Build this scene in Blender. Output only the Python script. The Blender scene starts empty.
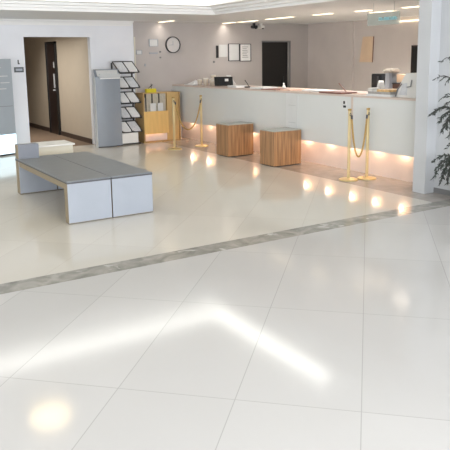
import bpy, bmesh, math, random
from mathutils import Vector, Matrix
random.seed(7)
C = bpy.context.scene.collection
S = bpy.context.scene
PI = math.pi

# ------------------------------------------------------------------ materials
def lin(c):
    return tuple(((v/255/12.92) if v/255 <= .04045 else ((v/255+.055)/1.055)**2.4) for v in c) + (1,)

def mat(name, rgb, rough=.5, metal=0, var=.06, scale=6, emit=None, estr=0, spec=.5, trans=0, alpha=1, stretch=(1,1,1), bump=0, coat=0):
    m = bpy.data.materials.new(name); m.use_nodes = True
    nt = m.node_tree; b = nt.nodes['Principled BSDF']
    b.inputs['Roughness'].default_value = rough; b.inputs['Metallic'].default_value = metal
    b.inputs['Specular IOR Level'].default_value = spec
    b.inputs['Transmission Weight'].default_value = trans; b.inputs['Alpha'].default_value = alpha
    b.inputs['Coat Weight'].default_value = coat
    base = lin(rgb)
    if var > 0:
        tc = nt.nodes.new('ShaderNodeTexCoord'); mp = nt.nodes.new('ShaderNodeMapping'); mp.inputs['Scale'].default_value = stretch
        nz = nt.nodes.new('ShaderNodeTexNoise'); nz.inputs['Scale'].default_value = scale; nz.inputs['Detail'].default_value = 5
        rp = nt.nodes.new('ShaderNodeValToRGB')
        rp.color_ramp.elements[0].position = .3; rp.color_ramp.elements[1].position = .7
        rp.color_ramp.elements[0].color = tuple(v*(1-var) for v in base[:3])+(1,)
        rp.color_ramp.elements[1].color = tuple(min(1, v*(1+var)) for v in base[:3])+(1,)
        nt.links.new(tc.outputs['Object'], mp.inputs['Vector']); nt.links.new(mp.outputs['Vector'], nz.inputs['Vector'])
        nt.links.new(nz.outputs['Fac'], rp.inputs['Fac']); nt.links.new(rp.outputs['Color'], b.inputs['Base Color'])
        if bump:
            bp = nt.nodes.new('ShaderNodeBump'); bp.inputs['Strength'].default_value = bump; bp.inputs['Distance'].default_value = .01
            nt.links.new(nz.outputs['Fac'], bp.inputs['Height']); nt.links.new(bp.outputs['Normal'], b.inputs['Normal'])
    else:
        b.inputs['Base Color'].default_value = base
    if emit:
        b.inputs['Emission Color'].default_value = lin(emit); b.inputs['Emission Strength'].default_value = estr
    return m

def tile_mat(name, rgb, joint, w, h, rot, loc, mortar, rough, var=.03, nscale=1.5, spec=.5):
    m = mat(name, rgb, rough, var=0, spec=spec); nt = m.node_tree; b = nt.nodes['Principled BSDF']
    g = nt.nodes.new('ShaderNodeNewGeometry'); mp = nt.nodes.new('ShaderNodeMapping')
    mp.inputs['Rotation'].default_value = (0, 0, rot); mp.inputs['Location'].default_value = loc
    br = nt.nodes.new('ShaderNodeTexBrick'); br.offset = 0; br.squash = 1
    br.inputs['Scale'].default_value = 1; br.inputs['Brick Width'].default_value = w; br.inputs['Row Height'].default_value = h
    br.inputs['Mortar Size'].default_value = mortar; br.inputs['Mortar Smooth'].default_value = .3
    base = lin(rgb)
    br.inputs['Color1'].default_value = tuple(v*(1-var) for v in base[:3])+(1,)
    br.inputs['Color2'].default_value = tuple(v*(1+var) for v in base[:3])+(1,)
    br.inputs['Mortar'].default_value = lin(joint)
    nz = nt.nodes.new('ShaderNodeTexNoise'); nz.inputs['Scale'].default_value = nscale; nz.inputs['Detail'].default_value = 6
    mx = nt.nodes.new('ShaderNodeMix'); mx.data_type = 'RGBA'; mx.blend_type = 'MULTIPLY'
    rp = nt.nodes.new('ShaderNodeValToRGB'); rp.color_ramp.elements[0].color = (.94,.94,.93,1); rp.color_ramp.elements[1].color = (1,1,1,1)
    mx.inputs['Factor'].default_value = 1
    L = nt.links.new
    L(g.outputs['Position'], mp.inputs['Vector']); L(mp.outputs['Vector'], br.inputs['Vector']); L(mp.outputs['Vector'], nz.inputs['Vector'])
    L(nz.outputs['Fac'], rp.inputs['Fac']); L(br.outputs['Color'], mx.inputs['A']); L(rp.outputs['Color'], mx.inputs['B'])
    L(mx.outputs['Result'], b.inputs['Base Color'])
    return m

def marble_mat(name):
    m = mat(name, (150,148,140), .14, var=0); nt = m.node_tree; b = nt.nodes['Principled BSDF']; L = nt.links.new
    g = nt.nodes.new('ShaderNodeNewGeometry')
    n1 = nt.nodes.new('ShaderNodeTexNoise'); n1.inputs['Scale'].default_value = 4; n1.inputs['Detail'].default_value = 8; n1.inputs['Distortion'].default_value = 1.6
    r1 = nt.nodes.new('ShaderNodeValToRGB'); e = r1.color_ramp.elements
    e[0].position = .32; e[0].color = lin((128,126,118)); e[1].position = .66; e[1].color = lin((172,169,160))
    n2 = nt.nodes.new('ShaderNodeTexNoise'); n2.inputs['Scale'].default_value = 5.5; n2.inputs['Detail'].default_value = 3; n2.inputs['Distortion'].default_value = .8
    r2 = nt.nodes.new('ShaderNodeValToRGB'); r2.color_ramp.elements[0].position = .62; r2.color_ramp.elements[1].position = .72
    mx = nt.nodes.new('ShaderNodeMix'); mx.data_type = 'RGBA'; mx.inputs['B'].default_value = lin((208,206,198))
    L(g.outputs['Position'], n1.inputs['Vector']); L(g.outputs['Position'], n2.inputs['Vector'])
    L(n1.outputs['Fac'], r1.inputs['Fac']); L(n2.outputs['Fac'], r2.inputs['Fac']); L(r2.outputs['Color'], mx.inputs['Factor'])
    L(r1.outputs['Color'], mx.inputs['A']); L(mx.outputs['Result'], b.inputs['Base Color'])
    return m

ROT = math.radians(-45.683)
M = dict(
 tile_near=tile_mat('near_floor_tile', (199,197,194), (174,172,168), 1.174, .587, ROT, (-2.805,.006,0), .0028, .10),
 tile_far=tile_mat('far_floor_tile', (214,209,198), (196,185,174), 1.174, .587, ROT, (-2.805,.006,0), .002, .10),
 marble=marble_mat('grey_marble'),
 carpet=mat('brown_carpet', (120,103,88), .95, scale=60, var=.12, spec=.1),
 wall=mat('white_wall', (232,234,238), .45, var=.025, scale=2.5),
 wall_side=mat('side_wallpaper', (216,208,203), .6, var=.04, scale=2.2),
 wall_rec=mat('reception_wallpaper', (184,178,174), .6, var=.04, scale=2.2),
 wall_cor=mat('corridor_wall', (198,186,168), .7, var=.02),
 ceil=mat('ceiling_paint', (230,232,232), .6, var=.01),
 trim=mat('white_moulding', (240,240,238), .45, var=.01),
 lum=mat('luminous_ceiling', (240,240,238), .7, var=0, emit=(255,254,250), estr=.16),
 cove=mat('cove_lamp_glow', (255,255,250), .6, var=0, emit=(255,254,248), estr=2.9),
 pillar=mat('polished_pale_stone', (196,198,199), .16, var=.03, scale=1.6),
 bbase=mat('dark_brown_skirting', (74,60,52), .5),
 black=mat('black_door', (22,21,20), .35, var=.1),
 dkwood=mat('dark_brown_door', (48,36,32), .35, var=.15, stretch=(1,1,.1)),
 panel=mat('pale_counter_laminate', (216,218,215), .25, var=.02, scale=1.2),
 seam=mat('pink_seam', (205,190,178), .4, var=0),
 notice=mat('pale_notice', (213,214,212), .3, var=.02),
 ctop=mat('counter_top_wood', (190,168,156), .35, var=.06, stretch=(8,1,1)),
 cbase=mat('cream_counter_plinth', (222,208,200), .5, var=.03),
 bulb=mat('warm_bulb', (255,220,180), .5, var=0, emit=(255,205,150), estr=13),
 grey_top=mat('dark_grey_bench_top', (118,122,125), .4, var=.04, scale=9),
 grey_lam=mat('grey_laminate', (160,166,174), .3, var=.02),
 beige=mat('beige_edge', (144,130,104), .5, var=.05, stretch=(1,1,6)),
 grey_top2=mat('faint_grey_line', (196,197,195), .4, var=0),
 leafpale=mat('pale_buff_leaflet', (186,178,160), .5, var=.1, scale=30),
 grey_block=mat('mid_grey_laminate', (122,126,134), .35, var=.02),
 hood=mat('grey_beige_hood', (168,162,152), .5, var=.03),
 edge=mat('dark_edge', (70,70,72), .5, var=0),
 cream=mat('cream_box', (214,209,192), .6, var=.03),
 zebra=mat('zebra_wood', (160,120,82), .4, var=.42, scale=5, stretch=(8,8,.35)),
 pad=mat('pale_stool_top', (178,178,168), .25, var=.02),
 gold=mat('brushed_gold', (216,196,144), .3, metal=.6, var=.05),
 brass=mat('pale_gold', (212,192,144), .35, metal=.35, var=.04),
 rope=mat('bronze_cord', (176,144,84), .6, var=.2, scale=60, stretch=(1,1,3)),
 dark=mat('dark_metal', (46,46,48), .4, var=.05),
 kiosk=mat('blue_grey_steel', (140,147,155), .35, var=.02),
 kedge=mat('light_grey_edge', (205,208,208), .4, var=0),
 clear=mat('clear_acrylic', (232,236,236), .15, var=0, alpha=.5),
 paper=mat('white_paper', (226,226,224), .6, var=.03, scale=20),
 paper2=mat('grey_printed_paper', (208,210,212), .6, var=.1, scale=30),
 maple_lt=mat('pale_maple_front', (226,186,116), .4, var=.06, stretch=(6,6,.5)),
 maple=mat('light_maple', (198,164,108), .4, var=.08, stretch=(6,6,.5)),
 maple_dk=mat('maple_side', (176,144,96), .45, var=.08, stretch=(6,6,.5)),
 yellow=mat('yellow_plastic', (214,196,40), .45, var=.06),
 clockface=mat('clock_face', (206,203,200), .5, var=.01),
 ink=mat('dark_ink', (40,40,42), .6, var=0),
 midgrey=mat('mid_grey', (128,128,128), .5, var=.02),
 plate=mat('dark_sign_plate', (72,78,82), .4, var=0),
 sgrey=mat('blue_grey_board', (166,175,182), .35, var=.02),
 lightbox=mat('lit_pale_blue_panel', (225,240,246), .5, var=0, emit=(214,240,252), estr=1.05),
 white=mat('white_plastic', (228,227,222), .45, var=.02),
 offwhite=mat('offwhite_cloth', (226,216,198), .8, var=.05, scale=14),
 tablet=mat('black_tablet', (24,25,28), .25, var=0),
 acryl=mat('green_acrylic', (192,204,196), .2, var=0, alpha=.45),
 cyan=mat('cyan_lettering', (158,212,218), .5, var=0, emit=(150,215,225), estr=.12),
 poster=mat('tan_poster', (232,206,176), .6, var=.05),
 pink=mat('pink_paper', (226,196,176), .6, var=.06),
 redbrown=mat('red_brown_leather', (140,96,84), .5, var=.1),
 brown=mat('dark_brown_box', (84,60,50), .5, var=.08),
 peach=mat('peach_shade', (226,196,164), .6, var=.04),
 leaf=mat('dark_green_leaf', (52,60,52), .55, var=.3, scale=20),
 stem=mat('dark_stem', (64,60,54), .7, var=.1),
 potm=mat('grey_pot', (150,150,148), .4, var=.05),
 soil=mat('potting_soil', (60,46,36), .95, var=.2, scale=40),
 mag1=mat('magazine_cover', (214,176,120), .4, var=.35, scale=22),
 mag2=mat('magazine_grey', (160,156,150), .4, var=.15, scale=20),
 slot=mat('warm_downlight', (255,240,215), .5, var=0, emit=(255,232,196), estr=2.2),
 dome=mat('warm_dome', (255,236,200), .5, var=0, emit=(255,226,168), estr=7),
)

# ------------------------------------------------------------------ mesh helpers
class MB:
    def __init__(s): s.bm = bmesh.new()
    def verts(s, vs, fs):
        v = [s.bm.verts.new(p) for p in vs]
        for f in fs: s.bm.faces.new([v[i] for i in f])
        return s
    def box(s, x0, x1, y0, y1, z0, z1):
        return s.verts([(x,y,z) for z in (z0,z1) for y in (y0,y1) for x in (x0,x1)],
            [(0,2,3,1),(4,5,7,6),(0,1,5,4),(2,6,7,3),(0,4,6,2),(1,3,7,5)])
    def quad(s, a, b, c, d): return s.verts([a,b,c,d], [(0,1,2,3)])
    def prism(s, pts, z0, z1):
        n = len(pts)
        return s.verts([(x,y,z0) for x,y in pts]+[(x,y,z1) for x,y in pts],
            [tuple(range(n-1,-1,-1)), tuple(range(n,2*n))]+[(i,(i+1)%n,n+(i+1)%n,n+i) for i in range(n)])
    def slab(s, quad, off):      # four corners thickened along off
        o = Vector(off); q = [Vector(p) for p in quad]; r = [p+o for p in q]; n = len(q)
        return s.verts(q+r, [tuple(range(n-1,-1,-1)), tuple(range(n,2*n))]+[(i,(i+1)%n,n+(i+1)%n,n+i) for i in range(n)])
    def lathe(s, prof, cx, cy, n=24):  # (r,z) pairs
        rows = []
        for r, z in prof:
            rows.append([s.bm.verts.new((cx+r*math.cos(2*PI*i/n), cy+r*math.sin(2*PI*i/n), z)) for i in range(n)])
        for a, b in zip(rows, rows[1:]):
            for i in range(n): s.bm.faces.new((a[i], a[(i+1)%n], b[(i+1)%n], b[i]))
        s.bm.faces.new(rows[0][::-1]); s.bm.faces.new(rows[-1])
        return s
    def tube(s, pts, r, n=8):
        pts = [Vector(p) for p in pts]; rows = []
        for i, p in enumerate(pts):
            t = (pts[min(i+1,len(pts)-1)]-pts[max(i-1,0)]).normalized()
            a = t.cross(Vector((0,0,1)));
            if a.length < 1e-3: a = t.cross(Vector((1,0,0)))
            a.normalize(); b = t.cross(a)
            rr = r[i] if isinstance(r, (list,tuple)) else r
            rows.append([s.bm.verts.new(p+a*rr*math.cos(2*PI*k/n)+b*rr*math.sin(2*PI*k/n)) for k in range(n)])
        for a, b in zip(rows, rows[1:]):
            for k in range(n): s.bm.faces.new((a[k], a[(k+1)%n], b[(k+1)%n], b[k]))
        s.bm.faces.new(rows[0][::-1]); s.bm.faces.new(rows[-1])
        return s
    def ball(s, c, r, sq=(1,1,1), n=10):
        bmesh.ops.create_uvsphere(s.bm, u_segments=n*2, v_segments=n, radius=r, matrix=Matrix.Translation(c) @ Matrix.Diagonal((*sq,1)))
        return s
    def bevel(s, w, seg=2):
        bmesh.ops.bevel(s.bm, geom=list(s.bm.edges), offset=w, segments=seg, affect='EDGES', clamp_overlap=True)
        return s
    def obj(s, name, material, parent=None, smooth=False):
        off = wloc(parent) if parent else Vector()
        bmesh.ops.recalc_face_normals(s.bm, faces=s.bm.faces)
        if off.length: bmesh.ops.translate(s.bm, verts=s.bm.verts, vec=-off)
        me = bpy.data.meshes.new(name); s.bm.to_mesh(me); s.bm.free()
        for mm in (material if isinstance(material, list) else [material]): me.materials.append(mm)
        if smooth:
            me.shade_smooth() if hasattr(me,'shade_smooth') else None
        o = bpy.data.objects.new(name, me); C.objects.link(o)
        if parent: o.parent = parent
        return o

def wloc(o):
    v = Vector()
    while o: v = v + Vector(o.location); o = o.parent
    return v
def tag(o, label, cat, group=None):
    o['label'] = label; o['category'] = cat
    if group: o['group'] = group
    return o
def thing(name, label, cat, loc, group=None):
    o = bpy.data.objects.new(name, None); C.objects.link(o); o.location = loc; o.empty_display_size = .1
    return tag(o, label, cat, group)
def struct(o): o['kind'] = 'structure'; return o
def dup(root, loc, label, group=None):
    def cp(o, par):
        c = o.copy(); C.objects.link(c)
        if par: c.parent = par
        for ch in list(o.children): cp(ch, c)
        return c
    r = cp(root, None); r.location = loc; r['label'] = label
    if group: r['group'] = group
    return r
def lamp(name, kind, loc, energy, color, size=.1, sy=None, rot=(0,0,0), spot=None):
    l = bpy.data.lights.new(name, kind); l.energy = energy; l.color = color
    if kind == 'AREA':
        l.size = size
        if sy: l.shape = 'RECTANGLE'; l.size_y = sy
    elif kind in ('POINT','SPOT'): l.shadow_soft_size = size
    if spot: l.spot_size = spot; l.spot_blend = .6
    o = bpy.data.objects.new(name, l); C.objects.link(o); o.location = loc; o.rotation_euler = rot
    return o

# ------------------------------------------------------------------ room
WY, ZC = 11.75, 2.29          # back wall plane, soffit height
M['marble_border'] = M['marble'].copy(); M['marble_border'].name = 'polished_marble_border'; M['marble_border'].node_tree.nodes['Principled BSDF'].inputs['Roughness'].default_value = .07
for n_ in M['marble_border'].node_tree.nodes:      # calmer veining than the floor band
    if n_.type == 'VALTORGB':
        a_, b_ = n_.color_ramp.elements
        if a_.position < .5: a_.color = lin((158,151,143)); b_.color = lin((174,167,159))
        else: b_.color = (.12,.12,.12,1)
fl = MB()
for i, (x0,x1,y0,y1) in enumerate([(-6,11,-5,4.5), (-6,11,4.5,4.72), (5.62,6.4,4.72,WY), (-6,5.62,4.72,WY), (6.4,11,4.72,WY), (2.6,4.5,WY,19)]):
    fl.box(x0,x1,y0,y1,-.1,0)
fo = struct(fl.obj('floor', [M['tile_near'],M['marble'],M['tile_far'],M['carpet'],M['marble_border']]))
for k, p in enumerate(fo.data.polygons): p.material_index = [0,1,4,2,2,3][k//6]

# back wall with the corridor opening and the black doorway
T = .12
wb = MB()
for x0,x1,z0,z1 in [(-6,3.23,0,ZC), (3.23,4.44,1.995,ZC), (4.44,5.32,0,ZC)]: wb.box(x0,x1,WY,WY+T,z0,z1)
struct(wb.obj('wall_back', M['wall']))
wb = MB()
for x0,x1,z0,z1 in [(5.32,8.33,0,ZC), (8.33,9.06,1.9,ZC), (9.06,9.7,0,ZC)]: wb.box(x0,x1,WY,WY+T,z0,z1)
struct(wb.obj('wall_reception_back', M['wall_rec']))
wr = MB().box(9.6,9.72,10.29,WY+T,0,ZC).box(9.64,9.76,9.31,10.29,0,ZC).box(9.6,9.72,3.5,9.31,0,ZC)
struct(wr.obj('wall_reception_right', M['wall_side']))
struct(MB().box(5.89,6.9,5.07,5.25,0,ZC).obj('wall_pillar', M['pillar']))
struct(MB().box(6.05,6.9,-5,5.07,0,2.75).obj('wall_right', M['pillar']))
struct(MB().box(6.042,6.05,-5,5.07,0,.06).obj('baseboard_right', M['midgrey']))
struct(MB().box(-6.12,-6,-5,WY,0,2.75).obj('wall_left', M['wall']))
wf = MB().box(-6,6.9,-5.12,-5,0,.3).box(-6,6.9,-5.12,-5,2.5,2.75)
struct(wf.obj('wall_front', M['wall']))
wn = MB()
for k in range(8): wn.box(-6+k*1.84,-5.94+k*1.84,-5.1,-5.02,.3,2.5)
wn.box(-6,6.9,-5.1,-5.02,1.3,1.35)
struct(wn.obj('window_1', M['midgrey']))

# corridor behind the opening
struct(MB().box(4.44,4.56,WY+T,19,0,2.2).obj('wall_corridor_right', M['wall_cor']))
struct(MB().box(2.48,2.6,WY+T,19,0,2.2).obj('wall_corridor_left', M['wall_cor']))
struct(MB().box(2.48,4.56,19,19.1,0,2.2).obj('wall_corridor_end', M['wall_cor']))
struct(MB().box(2.48,4.56,WY+T,19.1,2.2,2.3).obj('ceiling_corridor', M['ceil']))
struct(MB().box(4.42,4.44,WY+T,13.7,0,.09).box(4.42,4.44,14.35,19,0,.09).obj('baseboard_corridor', M['bbase']))
d = struct(MB().box(4.405,4.44,13.75,14.3,0,1.93).obj('door_1', M['dkwood']))
MB().box(4.39,4.44,13.7,13.75,0,1.97).box(4.39,4.44,14.3,14.35,0,1.97).box(4.39,4.44,13.7,14.35,1.93,1.97).obj('door_frame', M['black'], d)
MB().box(4.385,4.405,13.82,13.86,1.0,1.3).box(4.36,4.405,13.82,13.85,.94,.97).obj('handle', M['kedge'], d)
MB().box(4.398,4.405,13.80,13.86,1.42,1.54).obj('door_plate', M['kedge'], d)

# black doorway behind the counter
d2 = struct(MB().box(8.33,9.06,WY+.05,WY+.09,0,1.9).obj('door_2', M['black']))
MB().box(9.06,9.1,WY-.015,WY,0,1.93).box(8.33,9.1,WY-.015,WY,1.9,1.93).obj('door_frame', M['midgrey'], d2)
MB().box(8.92,8.95,WY+.02,WY+.05,.95,1.15).obj('door_handle', M['dark'], d2)
d3 = struct(MB().box(9.585,9.6,8.2,8.66,0,1.73).obj('door_3', M['black']))
MB().box(9.58,9.6,8.66,8.69,0,1.76).box(9.58,9.6,8.17,8.2,0,1.76).box(9.58,9.6,8.17,8.69,1.73,1.76).obj('door_frame', M['dkwood'], d3)

# ceiling: lowered soffit around a raised tray
TX, TY = 5.68, 9.32           # corner of the tray opening
cb = MB()
cb.box(-6,TX,TY,WY+T,ZC,ZC+.12).box(TX,9.8,-5,WY+T,ZC,ZC+.12)
struct(cb.obj('ceiling', M['ceil']))
# stepped moulding of the tray
def step(mb, d0, d1, z0, z1):
    mb.box(-6,TX-d0,TY-d1,TY-d0,z0,z1); mb.box(TX-d1,TX-d0,-5,TY-d1,z0,z1)
tm = MB(); step(tm,0,.03,ZC-.02,ZC+.06); step(tm,.03,.1,ZC+.02,ZC+.06); step(tm,.1,.2,ZC+.055,ZC+.09); step(tm,.2,.37,ZC+.09,ZC+.15)
struct(tm.obj('trim_1', M['trim']))
struct(MB().box(-6,TX-.2,-5,TY-.2,2.62,2.7).obj('ceiling_raised', M['lum']))
struct(MB().box(-6,TX+.02,TY-.2,TY,ZC+.12,2.7).box(TX-.2,TX+.02,-5,TY-.2,ZC+.12,2.7).obj('trim_2', M['trim']))
# crown moulding over the white wall
cm = MB().box(-6,5.27,WY-.04,WY,2.2,2.222).box(-6,5.27,WY-.07,WY,2.222,2.232).box(-6,5.27,WY-.11,WY,2.232,2.258).box(-6,5.27,WY-.085,WY,2.258,2.264).box(-6,5.27,WY-.15,WY,2.264,ZC)
struct(cm.obj('trim_3', M['trim']))

# cove lamps lying along the raised ceiling edge
zc = 2.6
g = 'cove lamps around the raised ceiling'
tag(MB().box(-5.5,5.5,8.70,9.0,zc,zc+.02).obj('cove_lamp', M['cove']), 'long white cove lamp along the back edge of the raised ceiling', 'lamp', g)
tag(MB().box(5.22,5.5,6.14,8.70,zc,zc+.02).obj('cove_lamp', M['cove']), 'white cove lamp along the counter side of the raised ceiling', 'lamp', g)
dm = thing('ceiling_lamp', 'round warm dome lamp on the raised ceiling, mirrored in the floor', 'lamp', (2.0,7.2,2.62))
MB().lathe([(.26,2.62),(.26,2.59),(.25,2.575)],2.0,7.2,32).obj('rim', M['trim'], dm)
MB().lathe([(.24,2.575),(.22,2.555),(.16,2.53),(.07,2.515),(.01,2.512)],2.0,7.2,32).obj('dome', M['dome'], dm, True)

# slot downlights in the soffit over the reception
slots = [(5.88,11.2,11.7,'nearest the brochure rack'),(7.36,11.35,11.72,'deepest, by the back wall'),(7.42,10.66,11.24,'second from the back wall'),
 (7.38,9.48,10.23,'longest, left of the dark security camera'),(7.42,8.5,8.9,'over the middle of the counter'),(7.5,7.66,7.95,'short, left of the hanging sign'),
 (7.98,7.6,8.12,'right above the hanging sign'),(7.6,6.7,7.06,'nearest the pillar')]
for x,y0,y1,t in slots:
    o = thing('slot_light', 'warm slot light in the soffit, '+t, 'ceiling light', (x,(y0+y1)/2,ZC), 'slot lights over the reception')
    MB().box(x-.06,x+.06,y0-.02,y1+.02,ZC-.008,ZC).obj('frame', M['trim'], o)
    MB().box(x-.045,x+.045,y0,y1,ZC-.014,ZC-.008).obj('diffuser', M['slot'], o)
tag(MB().box(9.575,9.6,8.15,9.06,2.205,2.222).obj('wall_light', M['slot']), 'thin warm strip light high on the reception side wall', 'lamp')

# ------------------------------------------------------------------ reception counter
PX, BX, CZ, PZ = 6.12, 6.32, 1.07, .36
ct = thing('reception_counter', 'long pale reception counter with a glowing recessed plinth', 'counter', (6.5,8.5,0))
MB().box(PX,PX+.05,5.32,11.74,PZ,CZ-.02).obj('front_panel', M['panel'], ct)
MB().box(PX,6.9,5.32,11.74,CZ-.02,CZ).obj('counter_top', M['ctop'], ct)
MB().box(PX-.004,PX,5.32,11.74,CZ-.025,CZ).obj('top_edge', M['seam'], ct)
MB().box(BX,6.85,5.32,11.74,0,PZ+.05).obj('plinth', M['cbase'], ct)
MB().box(PX+.05,6.85,5.32,11.74,PZ+.05,PZ+.07).obj('panel_soffit', M['cbase'], ct)
MB().box(PX-.003,PX,6.53,6.57,PZ,CZ-.025).obj('panel_seam', M['seam'], ct)
for y in (5.76,6.23,6.69,7.19,7.69,8.18,8.67,9.16,9.65,10.13,10.61,11.25):
    MB().lathe([(.05,PZ+.05),(.05,PZ+.02),(.035,PZ+.012)],6.262,y,14).obj('spot_lamp', M['bulb'], ct)
    if y < 11.6: lamp('plinth_spot', 'POINT', (6.255,y,PZ-.01), .32, (1,.80,.68), .02)
pa = lamp('plinth_strip','AREA',(6.21,8.53,PZ+.045),1.3,(1,.80,.70),.05,6.3)
nt_ = tag(MB().box(PX-.006,PX-.0005,7.71,8.0,PZ+.02,CZ-.03).obj('pale_panel', M['notice']), 'pale vertical panel on the counter front by the second wooden stool', 'notice')  # paler upright rectangle set just proud of the counter front
for z in (.86,.60): MB().box(PX-.007,PX-.006,7.76,7.94,z,z+.011).obj('grey_line', M['grey_top2'], nt_)
st = tag(MB().box(PX-.004,PX-.0005,6.66,6.735,.89,.99).obj('sticker', M['notice']), 'small white sticker with black marks on the counter front', 'sticker')
MB().box(PX-.006,PX-.004,6.685,6.72,.945,.985).box(PX-.006,PX-.004,6.665,6.72,.895,.925).obj('black_mark', M['ink'], st)

# ------------------------------------------------------------------ wooden stools
def stool(loc, label):
    x,y,z = loc
    t = thing('wooden_stool', label, 'stool', loc, 'cube stools at the counter')
    MB().box(x-.25,x+.25,y-.18,y+.18,.012,.515).bevel(.004,1).obj('body', M['zebra'], t)
    MB().box(x-.25,x+.25,y-.18,y+.18,.515,.53).bevel(.004,1).obj('top', M['pad'], t)  # pale slab; the counter front's reflection is put into its colour
    MB().box(x-.23,x+.23,y-.16,y+.16,0,.012).obj('base', M['dark'], t)
    return t
s0 = stool((5.825,9.0,0), 'wooden cube stool at the counter, nearer the brochure shelf')
dup(s0, (5.845,7.78,0), 'wooden cube stool at the counter under the pale panel')

# ------------------------------------------------------------------ stanchions and ropes
def post(x, y, label):
    t = thing('stanchion', label, 'stanchion', (x,y,0), 'gold rope posts before the counter')
    MB().lathe([(.125,0),(.125,.012),(.11,.018),(.03,.024)],x,y,32).obj('base', M['gold'], t, True)
    MB().box(x-.02,x+.02,y-.012,y+.012,.02,.90).bevel(.004,1).obj('pole', M['brass'], t)
    MB().slab([(x-.022,y-.014,.90),(x+.022,y-.014,.90),(x+.022,y+.014,.90),(x-.022,y+.014,.90)],(0,0,.025)).bevel(.003,1).obj('cap', M['rope'], t)
    MB().tube([(x+.012*math.cos(a),y-.016,.85+.016*math.sin(a)) for a in [2*PI*i/10 for i in range(11)]],.004,6).obj('hook', M['dark'], t)
    return t
p0 = post(5.34,10.22,'gold stanchion in front of the light wood shelf')
dup(p0,(5.93,10.28,0),'gold stanchion left of both stools, beside the counter plinth')
dup(p0,(5.79,6.24,0),'gold stanchion beside the black-marked sticker, left of its pair')
dup(p0,(6.045,6.17,0),'gold stanchion nearest the pillar, right of its pair')
def rope(a, b, zlow, label):
    ax,ay = a; bx,by = b; zt = .84
    # catenary-like hang
    k = 2.2; pts = []
    for i in range(25):
        t = i/24; u = 2*t-1
        z = zlow+(zt-zlow)*(math.cosh(k*u)-1)/(math.cosh(k)-1)
        pts.append((ax+(bx-ax)*t, ay+(by-ay)*t, z))
    o = thing('barrier_rope', label, 'rope', (ax,ay,zt), 'bronze ropes between the posts')
    MB().tube(pts,.0125,8).obj('cord', M['rope'], o, True)
    for p,q in ((pts[0],pts[1]),(pts[-1],pts[-2])):
        p=Vector(p);q=Vector(q); MB().tube([p,p+(q-p).normalized()*.05],.014,8).obj('end_cap', M['dark'], o)
rope((5.362,10.2),(5.91,10.25),.33,'bronze rope hanging before the light wood shelf')
rope((5.812,6.225),(6.023,6.165),.30,'bronze rope hanging in a deep loop near the pillar')

# ------------------------------------------------------------------ bench (two long slabs on panel legs)
def bench(x0, x1, block, label):
    t = thing('bench', label, 'bench', ((x0+x1)/2,7,0), 'grey lobby benches')
    MB().box(x0,x1,6.10,7.998,.417,.43).obj('seat', M['grey_top'], t)
    MB().box(x0,x1,6.096,7.998,.403,.417).obj('seat_edge', M['edge'], t)
    MB().box(x0+.01,x1-.006,6.115,7.88,.34,.403).obj('apron', M['beige'], t)
    for y,dp in ((6.1,.10),(7.86,.135)):
        l = MB().box(x0+.003,x1-.003,y+.004,y+dp,.006,.403).obj('leg', M['beige'], t)
        MB().box(x0+.003,x1-.003,y,y+.004,.012,.403).obj('front_cladding', M['grey_lam'], l)
        MB().box(x0+.006,x1-.006,y+.01,y+dp-.005,0,.006).obj('foot', M['edge'], l)
    if block:
        b = MB().box(x0+.008,x0+.255,7.86,7.99,.43,.60).obj('back_rest', M['grey_block'], t)
        MB().box(x0+.005,x0+.008,7.86,7.99,.43,.60).obj('side_edge', M['beige'], b)
    return t
bench(2.0,2.455,True,'grey slab bench with a raised end block, left of its twin')
bench(2.462,2.915,False,'grey slab bench without end block, joined to the block-ended one')
cr = thing('low_box', 'low cream box standing behind the grey benches', 'box', (2.62,8.75,0))
MB().box(2.32,2.92,8.55,8.95,0,.46).bevel(.008).obj('body', M['cream'], cr)
MB().box(2.30,2.94,8.53,8.97,.46,.48).obj('lid', M['white'], cr)

# ------------------------------------------------------------------ information board at the far left
bo = thing('information_board', 'blue-grey information board with a lit pale foot, left of the doorway', 'sign', (2.6,11.3,0))
ang = math.radians(18); ux,uy = math.cos(ang), math.sin(ang); nx,ny = -uy, ux
bxr, byr = 2.885, 11.36
def bp(s, off): return (bxr-s*ux-off*-nx*0 + off*nx, byr-s*uy + off*ny)   # s metres left of the right edge, off behind the face
def board(s0,s1,o0,o1,z0,z1,mb=None):
    mb = mb or MB()
    return mb.prism([bp(s1,o0),bp(s0,o0),bp(s0,o1),bp(s1,o1)],z0,z1)
board(0,.95,0,.07,.36,1.62).obj('board', M['sgrey'], bo)
board(0,.95,-.004,.07,.03,.355).obj('lit_panel', M['lightbox'], bo)
board(.01,.94,.005,.065,0,.03).obj('plinth', M['edge'], bo)
for z,s0,s1 in ((1.47,.20,.34),(1.33,.08,.26),(1.31,.3,.36),(1.22,.05,.22),(1.12,.12,.3)): board(s0,s1,-.002,0,z,z+.014).obj('white_lettering', M['notice'], bo)
board(.02,.9,-.002,0,.83,.838).obj('dark_line', M['midgrey'], bo)

# sign plate and switch on the white wall
sg = thing('wall_sign', 'small dark grey sign plate on the white wall left of the doorway', 'sign', (3.11,WY,1.45))
MB().box(3.03,3.195,WY-.012,WY,1.385,1.475).obj('plate', M['plate'], sg)
MB().box(3.055,3.17,WY-.014,WY-.012,1.41,1.45).obj('pale_lettering', M['grey_lam'], sg)
tag(MB().box(3.1,3.118,WY-.01,WY,1.53,1.6).box(3.1,3.135,WY-.01,WY,1.525,1.54).obj('wall_hook', M['dark']), 'tiny dark hook above the dark sign plate', 'hook')

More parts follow.
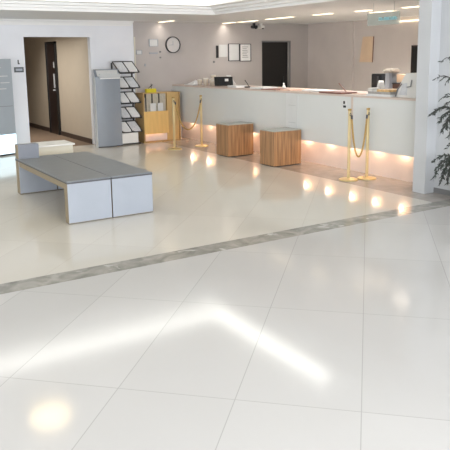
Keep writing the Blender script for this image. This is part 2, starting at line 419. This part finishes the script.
# ------------------------------------------------------------------ kiosk
k = thing('leaflet_stand', 'tall blue-grey steel stand with a clear leaflet tray, beside the rack', 'stand', (4.6,11.28,0))
fp = [(4.315+.47*i/8, 11.23-.025*math.sin(PI*i/8)) for i in range(9)]
MB().prism(fp+[(4.785,11.33),(4.315,11.33)],.02,1.27).obj('body', M['kiosk'], k)
MB().prism([(x,y+.012) for x,y in fp]+[(4.775,11.32),(4.325,11.32)],0,.02).obj('base', M['edge'], k)
MB().box(4.309,4.315,11.24,11.33,.0,1.27).obj('side_edge', M['kedge'], k)  # left side face, its lit brightness put into a paler grey strip
MB().slab([(4.315,11.23,1.27),(4.785,11.23,1.27),(4.785,11.31,1.41),(4.315,11.31,1.41)],(0,.02,0)).obj('back_plate', M['kiosk'], k)
MB().slab([(4.35,11.222,1.285),(4.75,11.222,1.285),(4.75,11.29,1.39),(4.35,11.29,1.39)],(0,-.008,.004)).obj('leaflet', M['notice'], k)
tr = MB().slab([(4.37,11.17,1.25),(4.77,11.17,1.25),(4.77,11.20,1.33),(4.37,11.20,1.33)],(0,-.006,0)).obj('clear_tray', M['clear'], k)
MB().box(4.38,4.76,11.155,11.175,1.24,1.255).obj('tray_lip', M['paper'], tr)

# ------------------------------------------------------------------ brochure rack
rk = thing('brochure_rack', 'black wire rack with five sloping tiers of brochures', 'rack', (5.0,11.5,0))
MB().box(4.76,4.785,11.55,11.575,0,1.52).box(5.16,5.185,11.55,11.575,0,1.5).box(4.76,5.185,11.55,11.575,0,.03)\
  .box(4.76,4.785,11.36,11.575,0,.03).box(5.16,5.185,11.3,11.575,0,.03).obj('frame', M['dark'], rk)
MB().box(4.79,5.13,11.28,11.45,.03,.22).obj('white_foot_box', M['white'], rk)
tiers = [(1.54,11.50),(1.255,11.49),(.975,11.48),(.695,11.47),(.43,11.46)]
for i,(z,y) in enumerate(tiers):
    x0,x1 = 4.76, 5.155
    dx, dy, dz = .085, -.13, -.20              # down-slope of the tray, skewed a little
    sh = MB()
    a=(x0,y,z); b=(x1,y,z); c=(x1+dx,y+dy,z+dz); e=(x0+dx,y+dy,z+dz)
    xm=(x0+x1)/2; m1=(xm,y,z); m2=(xm+dx,y+dy,z+dz)
    for p,q in ((a,b),(b,c),(a,e),(m1,m2),(e,c)): sh.tube([p,q],.011,6)
    sh.box(x0+.03,x1+.02,y-.06,y+.05,z-.225,z-.21)
    o = sh.obj('shelf', M['dark'], rk)
    for xa,xb in ((x0,xm),(xm,x1)):
        n=6; w=xb-xa; pts=[]
        # rounded lower corners of each brochure
        loc=[(.09,.1),(.91,.1),(.93,.8),(.86,.94),(.7,1.0),(.3,1.0),(.14,.94),(.07,.8)]
        q=[(xa+u*w+v*dx, y+v*dy-.004, z+v*dz+.006) for u,v in loc]
        mb=MB().slab(q,(0,.004,.006))
        b_ = tag(mb.obj('brochure', M['paper'] if (i*2+(xa>x0))%3 else M['paper2']),
            'brochure in the %s slot of the %s tier of the black rack' % ('right' if xa>x0 else 'left', ('top','second','third','fourth','lowest')[i]), 'brochure', 'brochures in the wire rack')

# ------------------------------------------------------------------ light wood magazine shelf
FX0, FX1, FY, FB, FT = 5.262, 6.045, 11.29, 11.68, .945
sf = thing('magazine_shelf', 'light maple magazine shelf between the wire rack and the counter', 'shelf', (5.62,11.5,0))
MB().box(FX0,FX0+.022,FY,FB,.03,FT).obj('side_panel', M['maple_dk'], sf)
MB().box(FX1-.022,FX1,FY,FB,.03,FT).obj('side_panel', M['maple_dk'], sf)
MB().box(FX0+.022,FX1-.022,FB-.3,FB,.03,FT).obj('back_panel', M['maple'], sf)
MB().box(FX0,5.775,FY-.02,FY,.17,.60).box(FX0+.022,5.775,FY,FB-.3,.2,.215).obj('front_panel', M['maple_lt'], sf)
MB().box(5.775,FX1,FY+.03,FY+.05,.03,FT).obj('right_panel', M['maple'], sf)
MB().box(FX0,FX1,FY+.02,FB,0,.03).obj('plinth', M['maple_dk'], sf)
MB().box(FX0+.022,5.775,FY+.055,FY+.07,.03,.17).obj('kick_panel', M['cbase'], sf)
for x in (5.36,5.60): MB().lathe([(.02,.2),(.02,.185),(.012,.178)],x,FY+.025,12).obj('spot_lamp', M['bulb'], sf)  # added bulbs, put in to make the bright streaks below the front panel
for x,z1 in ((5.332,.93),(5.465,.93),(5.61,.93)): MB().box(x,x+.012,FY+.035,FB-.3,.217,z1).obj('divider', M['dark'], sf)
lf = 'leaflets in the maple shelf'
for j,(x0,x1,y,z1,t) in enumerate(((5.288,5.33,.055,.86,'tall leaflet by the left side of the maple shelf'),(5.345,5.46,.055,.925,'wide leaflet, back row left in the maple shelf'),
     (5.48,5.605,.055,.925,'wide leaflet, back row right in the maple shelf'),(5.625,5.76,.055,.925,'wide leaflet beside the plain right panel of the maple shelf'),
     (5.41,5.53,.01,.75,'short leaflet, front row left in the maple shelf'),(5.57,5.68,.01,.75,'short leaflet, front row right in the maple shelf'))):
    z0 = .217
    tag(MB().box(x0,x1,FY+y,FY+y+.012,z0,z1).obj('leaflet', M['notice'] if j in (4,5) else M['leafpale']), t, 'leaflet', lf)
yl = thing('yellow_tray', 'small yellow tray with pens on the maple shelf', 'tray', (5.47,11.55,FT))
MB().box(5.40,5.61,11.42,11.50,FT,FT+.075).bevel(.006,1).obj('tray', M['yellow'], yl)
MB().tube([(5.44,11.46,FT+.07),(5.55,11.46,FT+.15)],.006,6).obj('pen', M['stem'], yl)
MB().tube([(5.52,11.46,FT+.07),(5.52,11.46,FT+.17)],.006,6).obj('pen', M['stem'], yl)

# ------------------------------------------------------------------ back wall fittings
cl = thing('wall_clock', 'round white wall clock with a black rim', 'clock', (6.155,WY,1.85))
def disc(mb, cx, cz, r0, r1, y0, y1, n=40):
    rows=[[mb.bm.verts.new((cx+r*math.cos(2*PI*i/n),y,cz+r*math.sin(2*PI*i/n))) for i in range(n)] for r,y in ((r1,y1),(r1,y0),(r0,y0),(r0,y1))]
    for a,b in zip(rows,rows[1:]+rows[:1]):
        for i in range(n): mb.bm.faces.new((a[i],a[(i+1)%n],b[(i+1)%n],b[i]))
    return mb
disc(MB(),6.155,1.85,.146,.16,WY-.045,WY).obj('rim', M['ink'], cl)
disc(MB(),6.155,1.85,.001,.147,WY-.025,WY).obj('face', M['clockface'], cl)
MB().slab([(6.15,WY-.027,1.84),(6.16,WY-.027,1.84),(6.16,WY-.027,1.92),(6.15,WY-.027,1.92)],(0,-.003,0)).obj('hand', M['grey_lam'], cl)
MB().slab([(6.155,WY-.031,1.845),(6.155,WY-.031,1.855),(6.06,WY-.031,1.845),(6.06,WY-.031,1.839)],(0,-.003,0)).obj('hand', M['grey_lam'], cl)
tag(MB().box(5.32,5.345,WY-.02,WY,0,2.0).obj('conduit', M['cream']), 'thin cream vertical conduit on the wall above the rack', 'conduit')
def framed(x0,x1,z0,z1,fm,pm,label,cat='frame',group=None,w=.012,name='picture_frame',text=False):
    t = thing(name,label,cat,((x0+x1)/2,WY,(z0+z1)/2),group)
    MB().box(x0,x0+w,WY-.025,WY,z0,z1).box(x1-w,x1,WY-.025,WY,z0,z1).box(x0+w,x1-w,WY-.025,WY,z0,z0+w).box(x0+w,x1-w,WY-.025,WY,z1-w,z1).obj('frame', fm, t)
    MB().box(x0+w,x1-w,WY-.015,WY,z0+w,z1-w).obj('sheet', pm, t)
    if text:
        mb = MB()
        for i in range(7): mb.box(x0+.06+.01*(i%2),x1-.07-.02*(i%3),WY-.017,WY-.015,z0+.08+i*.036,z0+.09+i*.036)
        mb.obj('grey_line', M['midgrey'], t)
    return t
framed(7.46,7.735,1.51,1.87,M['edge'],M['notice'],'blank framed notice, first of the pair by the black door',group='framed notices behind the counter')
framed(7.745,8.03,1.50,1.865,M['edge'],M['paper'],'framed notice with lines of print nearest the black door',group='framed notices behind the counter',text=True)
tag(MB().box(7.24,7.44,WY-.006,WY+.002,1.6,1.85).obj('paper_notice', M['notice']), 'plain unframed paper beside the thin black panel', 'notice')
tag(MB().box(7.165,7.215,WY-.02,WY,1.58,1.83).obj('wall_panel', M['ink']), 'narrow black vertical wall panel beside the unframed paper', 'panel')
tag(MB().box(7.09,7.13,WY-.012,WY,1.48,1.52).obj('wall_switch', M['midgrey']), 'small grey switch below the narrow black wall panel', 'switch')
framed(5.36,5.48,1.67,1.75,M['grey_lam'],M['notice'],'small faint wall plate beside the cream conduit','plate',name='wall_plate',w=.008)
framed(5.64,5.83,1.82,1.96,M['grey_lam'],M['notice'],'pale framed paper left of the clock','frame',name='framed_paper',w=.008)
tag(MB().box(5.64,5.82,WY-.012,WY,1.675,1.705).obj('wall_bar', M['grey_lam']), 'thin grey bar under the pale framed paper', 'bar')
for z,t in ((1.70,'small dark wall switch below the clock, upper of two'),(1.59,'small dark wall switch below the clock, lower of two')):
    tag(MB().box(5.865,5.895,WY-.015,WY,z,z+.03).obj('wall_button', M['midgrey']), t, 'switch', 'dark wall switches')
tag(MB().box(5.53,5.555,WY-.012,WY,1.44,1.49).obj('wall_socket', M['grey_lam']), 'small grey wall socket above the light maple shelf', 'socket')
# security cameras under the soffit
for x,m,t in ((8.02,'ink','black security camera under the soffit near the black door'),(8.2,'white','white security camera under the soffit near the black door')):
    o = thing('security_camera', t, 'camera', (x,11.6,ZC), 'security cameras by the black door')
    MB().lathe([(.03,ZC),(.03,ZC-.04),(.02,ZC-.05)],x,11.6,12).obj('mount', M[m], o)
    MB().box(x-.05,x+.05,11.52,11.66,ZC-.11,ZC-.05).bevel(.012).obj('housing', M[m], o)
    MB().lathe([(.022,ZC-.105),(.02,ZC-.125)],x,11.53,12).obj('lens', M['ink'], o)
ps = tag(MB().slab([(9.64,10.12,1.45),(9.64,9.75,1.45),(9.64,9.73,1.96),(9.64,10.03,1.96)],(-.012,0,0)).obj('poster', M['poster']), 'tan poster on the reception side wall', 'poster')
MB().slab([(9.628,9.75,1.445),(9.628,9.73,1.45),(9.628,9.71,1.96),(9.628,9.73,1.96)],(-.004,0,0)).obj('poster_edge', M['redbrown'], ps)

# hanging sign
hs = thing('hanging_sign', 'translucent green hanging sign with cyan lettering above the counter', 'sign', (6.6,6.5,2.08))
MB().box(6.594,6.606,6.2,6.79,1.99,2.16).obj('panel', M['acryl'], hs)
for y in (6.3,6.68): MB().box(6.597,6.603,y,y+.005,2.16,ZC).obj('hanger', M['kedge'], hs)
le = MB(); yy = 6.57
for i,w in enumerate((.045,.035,.04,.025,.04,.035,.035,.03)):
    y1 = yy; y0 = yy-w
    le.box(6.59,6.594,y0,y1,2.052,2.060).box(6.59,6.594,y1-.008,y1,2.052,2.092)
    if i%2==0: le.box(6.59,6.594,y0,y1,2.084,2.092)
    if i%3!=1: le.box(6.59,6.594,y0,y0+.008,2.052,2.092)
    le.box(6.59,6.594,y0,y1,2.069,2.075); yy -= w+.007
le.obj('cyan_lettering', M['cyan'], hs)

# ------------------------------------------------------------------ things on the counter (top z = CZ)
Zt = CZ
def sheet(name,x0,x1,y0,y1,h,m,label,cat,group=None): return tag(MB().box(x0,x1,y0,y1,Zt,Zt+h).obj(name,m),label,cat,group)
o = tag(MB().slab([(6.2,11.05,Zt),(6.5,11.05,Zt),(6.5,11.38,Zt),(6.2,11.38,Zt)],(0,0,.02)).verts([(6.22,11.08,Zt+.02),(6.45,11.08,Zt+.02),(6.45,11.3,Zt+.02),(6.22,11.3,Zt+.02),(6.33,11.15,Zt+.1)],[(0,1,4),(1,2,4),(2,3,4),(3,0,4)]).obj('paper_pile', M['paper']), 'white heap of folded paper at the wall end of the counter', 'papers')
cps = [(6.33,11.0,.10,.045),(6.42,10.92,.13,.05),(6.36,10.82,.12,.045),(6.5,10.78,.19,.05),(6.4,10.66,.12,.05),(6.5,10.6,.13,.045),(6.36,10.52,.09,.05),(6.48,10.47,.1,.05)]
names = ['by the white paper heap','behind the first cup','third along from the paper heap','tallest of the cream cups','fourth along, low front','behind the low front cup','shortest near the black tablet','last before the black tablet']
for (x,y,h,r),n_ in zip(cps,names):
    t = thing('cup', 'cream cup on the counter, '+n_, 'cup', (x,y,Zt), 'cream cups on the counter')
    MB().lathe([(r*.75,Zt),(r,Zt+h*.9),(r*1.05,Zt+h)],x,y,16).obj('body', M['offwhite'], t, True)
    MB().lathe([(r*1.05,Zt+h),(r*.9,Zt+h+.008)],x,y,16).obj('lid', M['white'], t)
tb = thing('tablet', 'black tablet on a white stand on the counter', 'tablet', (6.45,10.25,Zt))
MB().slab([(6.28,10.36,Zt+.005),(6.54,10.14,Zt+.005),(6.56,10.19,Zt+.17),(6.30,10.41,Zt+.17)],(.006,.014,0)).obj('screen_case', M['tablet'], tb)
MB().slab([(6.42,10.232,Zt+.09),(6.47,10.19,Zt+.09),(6.475,10.202,Zt+.135),(6.425,10.244,Zt+.135)],(-.003,-.003,0)).obj('white_label', M['paper'], tb)
MB().slab([(6.56,10.2,Zt),(6.62,10.14,Zt),(6.54,10.24,Zt+.2),(6.48,10.29,Zt+.2)],(.012,.012,0)).obj('stand', M['white'], tb)
sheet('paper_stack',6.2,6.42,9.52,9.8,.035,M['paper'],'low white paper stack beside the pen stand','papers')
pn = thing('pen_stand','thin dark pen leaning in its stand beside the paper stack','pen',(6.4,9.5,Zt))
MB().box(6.36,6.44,9.42,9.5,Zt,Zt+.02).obj('stand', M['dark'], pn)
MB().tube([(6.42,9.44,Zt+.015),(6.37,9.5,Zt+.13)],.006,6).obj('pen', M['dark'], pn)
sheet('paper_sheet',6.2,6.5,8.72,9.1,.03,M['paper'],'white papers on the counter before the black door','papers')
bl = thing('desk_bell','small white figure-shaped stand on the counter before the black door','stand',(6.62,8.72,Zt))
MB().lathe([(.035,Zt),(.03,Zt+.03),(.012,Zt+.06),(.018,Zt+.08),(.004,Zt+.095)],6.62,8.72,14).obj('body', M['white'], bl, True)
MB().lathe([(.045,Zt),(.045,Zt+.008)],6.62,8.72,14).obj('foot', M['grey_lam'], bl)
sheet('writing_mat',6.15,6.5,8.3,8.71,.012,M['redbrown'],'red-brown writing mat on the counter between white papers','mat')
sheet('pink_paper',6.2,6.5,8.02,8.26,.02,M['pink'],'pale pink paper on the counter above the pale panel','papers')
sheet('white_form',6.3,6.6,7.3,7.85,.02,M['paper'],'long white form on the counter above the second stool','papers')
bk = thing('leather_folder','red-brown folder with a leaning pen on the counter','folder',(6.3,7.0,Zt))
MB().box(6.15,6.45,6.8,7.28,Zt,Zt+.022).bevel(.004,1).obj('cover', M['redbrown'], bk)
MB().tube([(6.3,6.86,Zt+.02),(6.3,7.02,Zt+.14)],.008,6).obj('pen', M['redbrown'], bk)
sheet('desk_pad',6.3,6.55,6.45,6.75,.012,M['pink'],'pale pink pad on the counter left of the magazines','pad')
for j,(z0,z1,y0,y1,m,t) in enumerate(((0,.03,5.88,6.31,'paper','lowest white magazine of the stack beside the white device'),(.03,.062,5.89,6.28,'mag2','grey magazine in the middle of the counter stack'),(.062,.09,5.91,6.12,'mag1','orange-brown magazine on top of the counter stack'))):
    mz = tag(MB().box(6.14,6.42,y0,y1,Zt+z0,Zt+z1).obj('magazine', M[m]), t, 'magazine', 'stacked magazines by the device')
tag(MB().box(6.25,6.4,6.325,6.40,Zt,Zt+.095).bevel(.006,1).obj('tissue_box', M['white']), 'small white box left of the magazine stack', 'box')
dv = thing('white_terminal','white wedge terminal on the counter beside the pillar','terminal',(6.31,5.68,Zt))
MB().slab([(6.2,5.86,Zt),(6.2,5.5,Zt),(6.2,5.5,Zt+.30),(6.2,5.70,Zt+.30),(6.2,5.84,Zt+.07)],(.22,0,0)).obj('body', M['white'], dv)
MB().slab([(6.194,5.80,Zt+.03),(6.194,5.67,Zt+.03),(6.194,5.67,Zt+.18),(6.194,5.74,Zt+.17)],(.006,0,0)).obj('screen', M['paper2'], dv)
MB().tube([(6.185,5.84,Zt+.01),(6.185,5.81,Zt+.10),(6.185,5.745,Zt+.17)],.008,6).tube([(6.185,5.66,Zt+.13),(6.185,5.60,Zt+.14),(6.185,5.585,Zt+.22)],.008,6).obj('cable', M['midgrey'], dv)

# back table with machines
tbk = thing('back_table','table with machines behind the counter, before the reception side wall','table',(7.7,7.4,0))
MB().box(7.4,8.1,6.8,7.85,.97,1.0).obj('table_top', M['ctop'], tbk)
for x in (7.45,8.05):
    for y in (6.85,7.8): MB().box(x-.025,x+.025,y-.025,y+.025,0,.97).obj('leg', M['dark'], tbk)
zb = 1.0
pr = thing('coffee_machine','black machine with a grey front strip behind the counter','machine',(7.7,7.65,zb))
MB().box(7.6,7.88,7.5,7.71,zb,zb+.30).bevel(.01).obj('housing', M['tablet'], pr)
MB().box(7.59,7.6,7.53,7.57,zb+.04,zb+.26).obj('front_strip', M['dark'], pr)
ws = thing('water_server','grey hooded dispenser with a clear jug behind the counter','dispenser',(7.6,7.3,zb))
MB().box(7.64,7.8,7.33,7.46,zb,zb+.33).bevel(.02).obj('column', M['grey_lam'], ws)
MB().box(7.6,7.82,7.29,7.475,zb+.315,zb+.375).bevel(.02).obj('hood', M['hood'], ws)
MB().lathe([(.06,zb),(.065,zb+.1),(.05,zb+.17),(.04,zb+.2)],7.53,7.42,20).obj('jug', M['clear'], ws, True)
br = thing('brown_box','dark brown box behind the counter carrying a peach lampshade','box',(7.78,7.18,zb))
MB().box(7.65,7.9,7.05,7.3,zb,zb+.15).bevel(.006,1).obj('body', M['brown'], br)
MB().box(7.645,7.905,7.045,7.305,zb+.15,zb+.165).obj('lid', M['dark'], br)
sh = thing('small_lamp','small peach square lampshade on the dark brown box','lamp',(7.78,7.18,zb+.165))
MB().prism([(7.70,7.09),(7.86,7.09),(7.86,7.26),(7.70,7.26)],zb+.175,zb+.295).obj('shade', M['peach'], sh)
MB().box(7.74,7.82,7.14,7.22,zb+.165,zb+.175).obj('base', M['dark'], sh)

# ------------------------------------------------------------------ plant at the right edge
pl = thing('potted_tree','sparse dark green tree in a grey pot by the right wall','plant',(5.75,4.36,0))
cx, cy = 5.75, 4.36
MB().lathe([(.13,0),(.15,.02),(.17,.3),(.175,.33),(.155,.33),(.15,.29)],cx,cy,28).obj('pot', M['potm'], pl, True)
MB().lathe([(.15,.285),(.001,.29)],cx,cy,28).obj('soil', M['soil'], pl)
trunk = MB(); leaves = MB()
trunk.tube([(cx,cy,.28),(cx+.02,cy+.03,.7),(cx-.01,cy+.05,1.2),(cx+.01,cy+.04,1.6),(cx,cy+.02,1.9)],[.02,.018,.014,.01,.006],8)
def leaf(p, d, L):
    d = d.normalized(); s = d.cross(Vector((random.uniform(-1,1),random.uniform(-1,1),random.uniform(-1,1))))
    if s.length < .1: s = Vector((0,0,1))
    s = s.normalized()*L*.14; n = d.cross(s).normalized()*L*.04
    leaves.verts([p, p+d*L*.45+s+n, p+d*L, p+d*L*.45-s+n], [(0,1,2),(0,2,3)])
def branch(pts, dens, L=.07, spread=.9):
    pts=[Vector(p) for p in pts]
    trunk.tube(pts,[.006-.004*i/(len(pts)-1) for i in range(len(pts))],5)
    for i in range(len(pts)-1):
        a,b=pts[i],pts[i+1]; t=(b-a).normalized()
        for _ in range(max(1,int((b-a).length*dens*1.8))):
            p=a.lerp(b,random.random()); d=t+Vector((random.uniform(-1,1),random.uniform(-1,1),random.uniform(-1.2,.5)))*spread
            leaf(p,d,L*random.uniform(.4,.8))
def arch(z0, y1, z1, x1, dens, lift=.06, L=.07):
    a=Vector((cx,cy+.04,z0)); b=Vector((x1,y1,z1)); pts=[]
    for i in range(7):
        t=i/6; p=a.lerp(b,t); p.z += lift*math.sin(PI*min(1,t*1.05)); pts.append(p)
    branch(pts,dens,L)
def spray(hub, tips, dens, L):
    h = Vector(hub)
    branch([(cx,cy+.04,h.z-.12),(cx+.02,(cy+h.y)/2,h.z),hub], 25, L)
    for y,z,x in tips:
        b = Vector((x,h.y+(y-h.y)*.78,z)); pts=[]
        for i in range(6):
            t=i/5; p=h.lerp(b,t); p.z += .35*abs(b.y-h.y)*math.sin(PI*t)*(.6 if z<h.z else 1); pts.append(p)
        branch(pts,dens,L)
spray((5.8,4.66,1.50),((4.87,1.50,5.77),(4.80,1.55,5.83)),34,.075)
spray((5.8,4.68,1.33),((4.95,1.31,5.74),(4.90,1.30,5.80),(4.84,1.27,5.84)),40,.07)
spray((5.8,4.66,1.13),((4.87,1.10,5.78),(4.80,1.14,5.8)),36,.07)
spray((5.8,4.64,1.0),((4.97,.93,5.72),(4.93,.98,5.76),(4.86,.86,5.78),(4.82,.80,5.84),(4.79,.73,5.74),(4.72,.70,5.82),(4.76,.92,5.7),(4.74,.80,5.78)),110,.075)
spray((5.8,4.58,.66),((4.72,.63,5.8),(4.68,.60,5.75)),60,.07)
spray((5.8,4.62,.50),((4.91,.42,5.74),(4.89,.33,5.78),(4.87,.24,5.72),(4.84,.21,5.82),(4.79,.19,5.76),(4.75,.24,5.84),(4.80,.36,5.7),(4.74,.34,5.78),(4.70,.2,5.8)),110,.075)
for y,z,x in ((4.3,1.75,5.5),(4.0,1.3,5.6),(4.1,.9,5.35),(4.05,.6,5.75),(4.4,1.1,5.35)):
    arch(z-.1,y,z,x,80,.08)
trunk.obj('trunk', M['stem'], pl)
leaves.obj('foliage', M['leaf'], pl)

# ------------------------------------------------------------------ light
w = bpy.data.worlds.new('daylight'); S.world = w; w.use_nodes = True
w.node_tree.nodes['Background'].inputs[0].default_value = (.80,.90,1,1); w.node_tree.nodes['Background'].inputs[1].default_value = .9
lamp('window_daylight','AREA',(0,-4.9,1.5),720,(.92,.94,1),11,2.2,(PI/2,0,0))
lamp('side_daylight','AREA',(-5.9,4,1.4),70,(.90,.95,1),12,2.2,(PI/2,0,-PI/2))
lamp('corridor_lamp','AREA',(3.6,13.2,2.18),26,(1,.96,.90),1.2,2.5).data.spread = math.radians(130)

for x,y0,y1,t in slots:
    lo = lamp('slot_glow','AREA',(x,(y0+y1)/2,ZC-.02),1 if y1 > 11.5 else 4 if y1 > 11 else 2.5 if y1 > 10 else 7 if y1 < 7.2 else 9 if y1 > 8.5 else 24,(1,.94,.88),.09,y1-y0); lo.data.spread = math.radians(140)
# ------------------------------------------------------------------ camera
r = Vector((0.84661096,-0.53200959,-0.01468594)); u = Vector((0.10514902,0.14015075,0.98453108)); f = Vector((0.52172173,0.83505902,-0.17459345))
cd = bpy.data.cameras.new('camera'); co = bpy.data.objects.new('camera', cd); C.objects.link(co); S.camera = co
m = Matrix((r,u,-f)).transposed().to_4x4(); m.translation = (0,0,1.6); co.matrix_world = m
cd.sensor_width = 36; cd.lens = 654.13/450*36; cd.shift_y = (172.82-225)/450; cd.clip_start = .05
S.view_settings.view_transform = 'Standard'; S.view_settings.look = 'None'; S.view_settings.gamma = 1
S.view_settings.use_curve_mapping = False; S.view_settings.exposure = 0.36
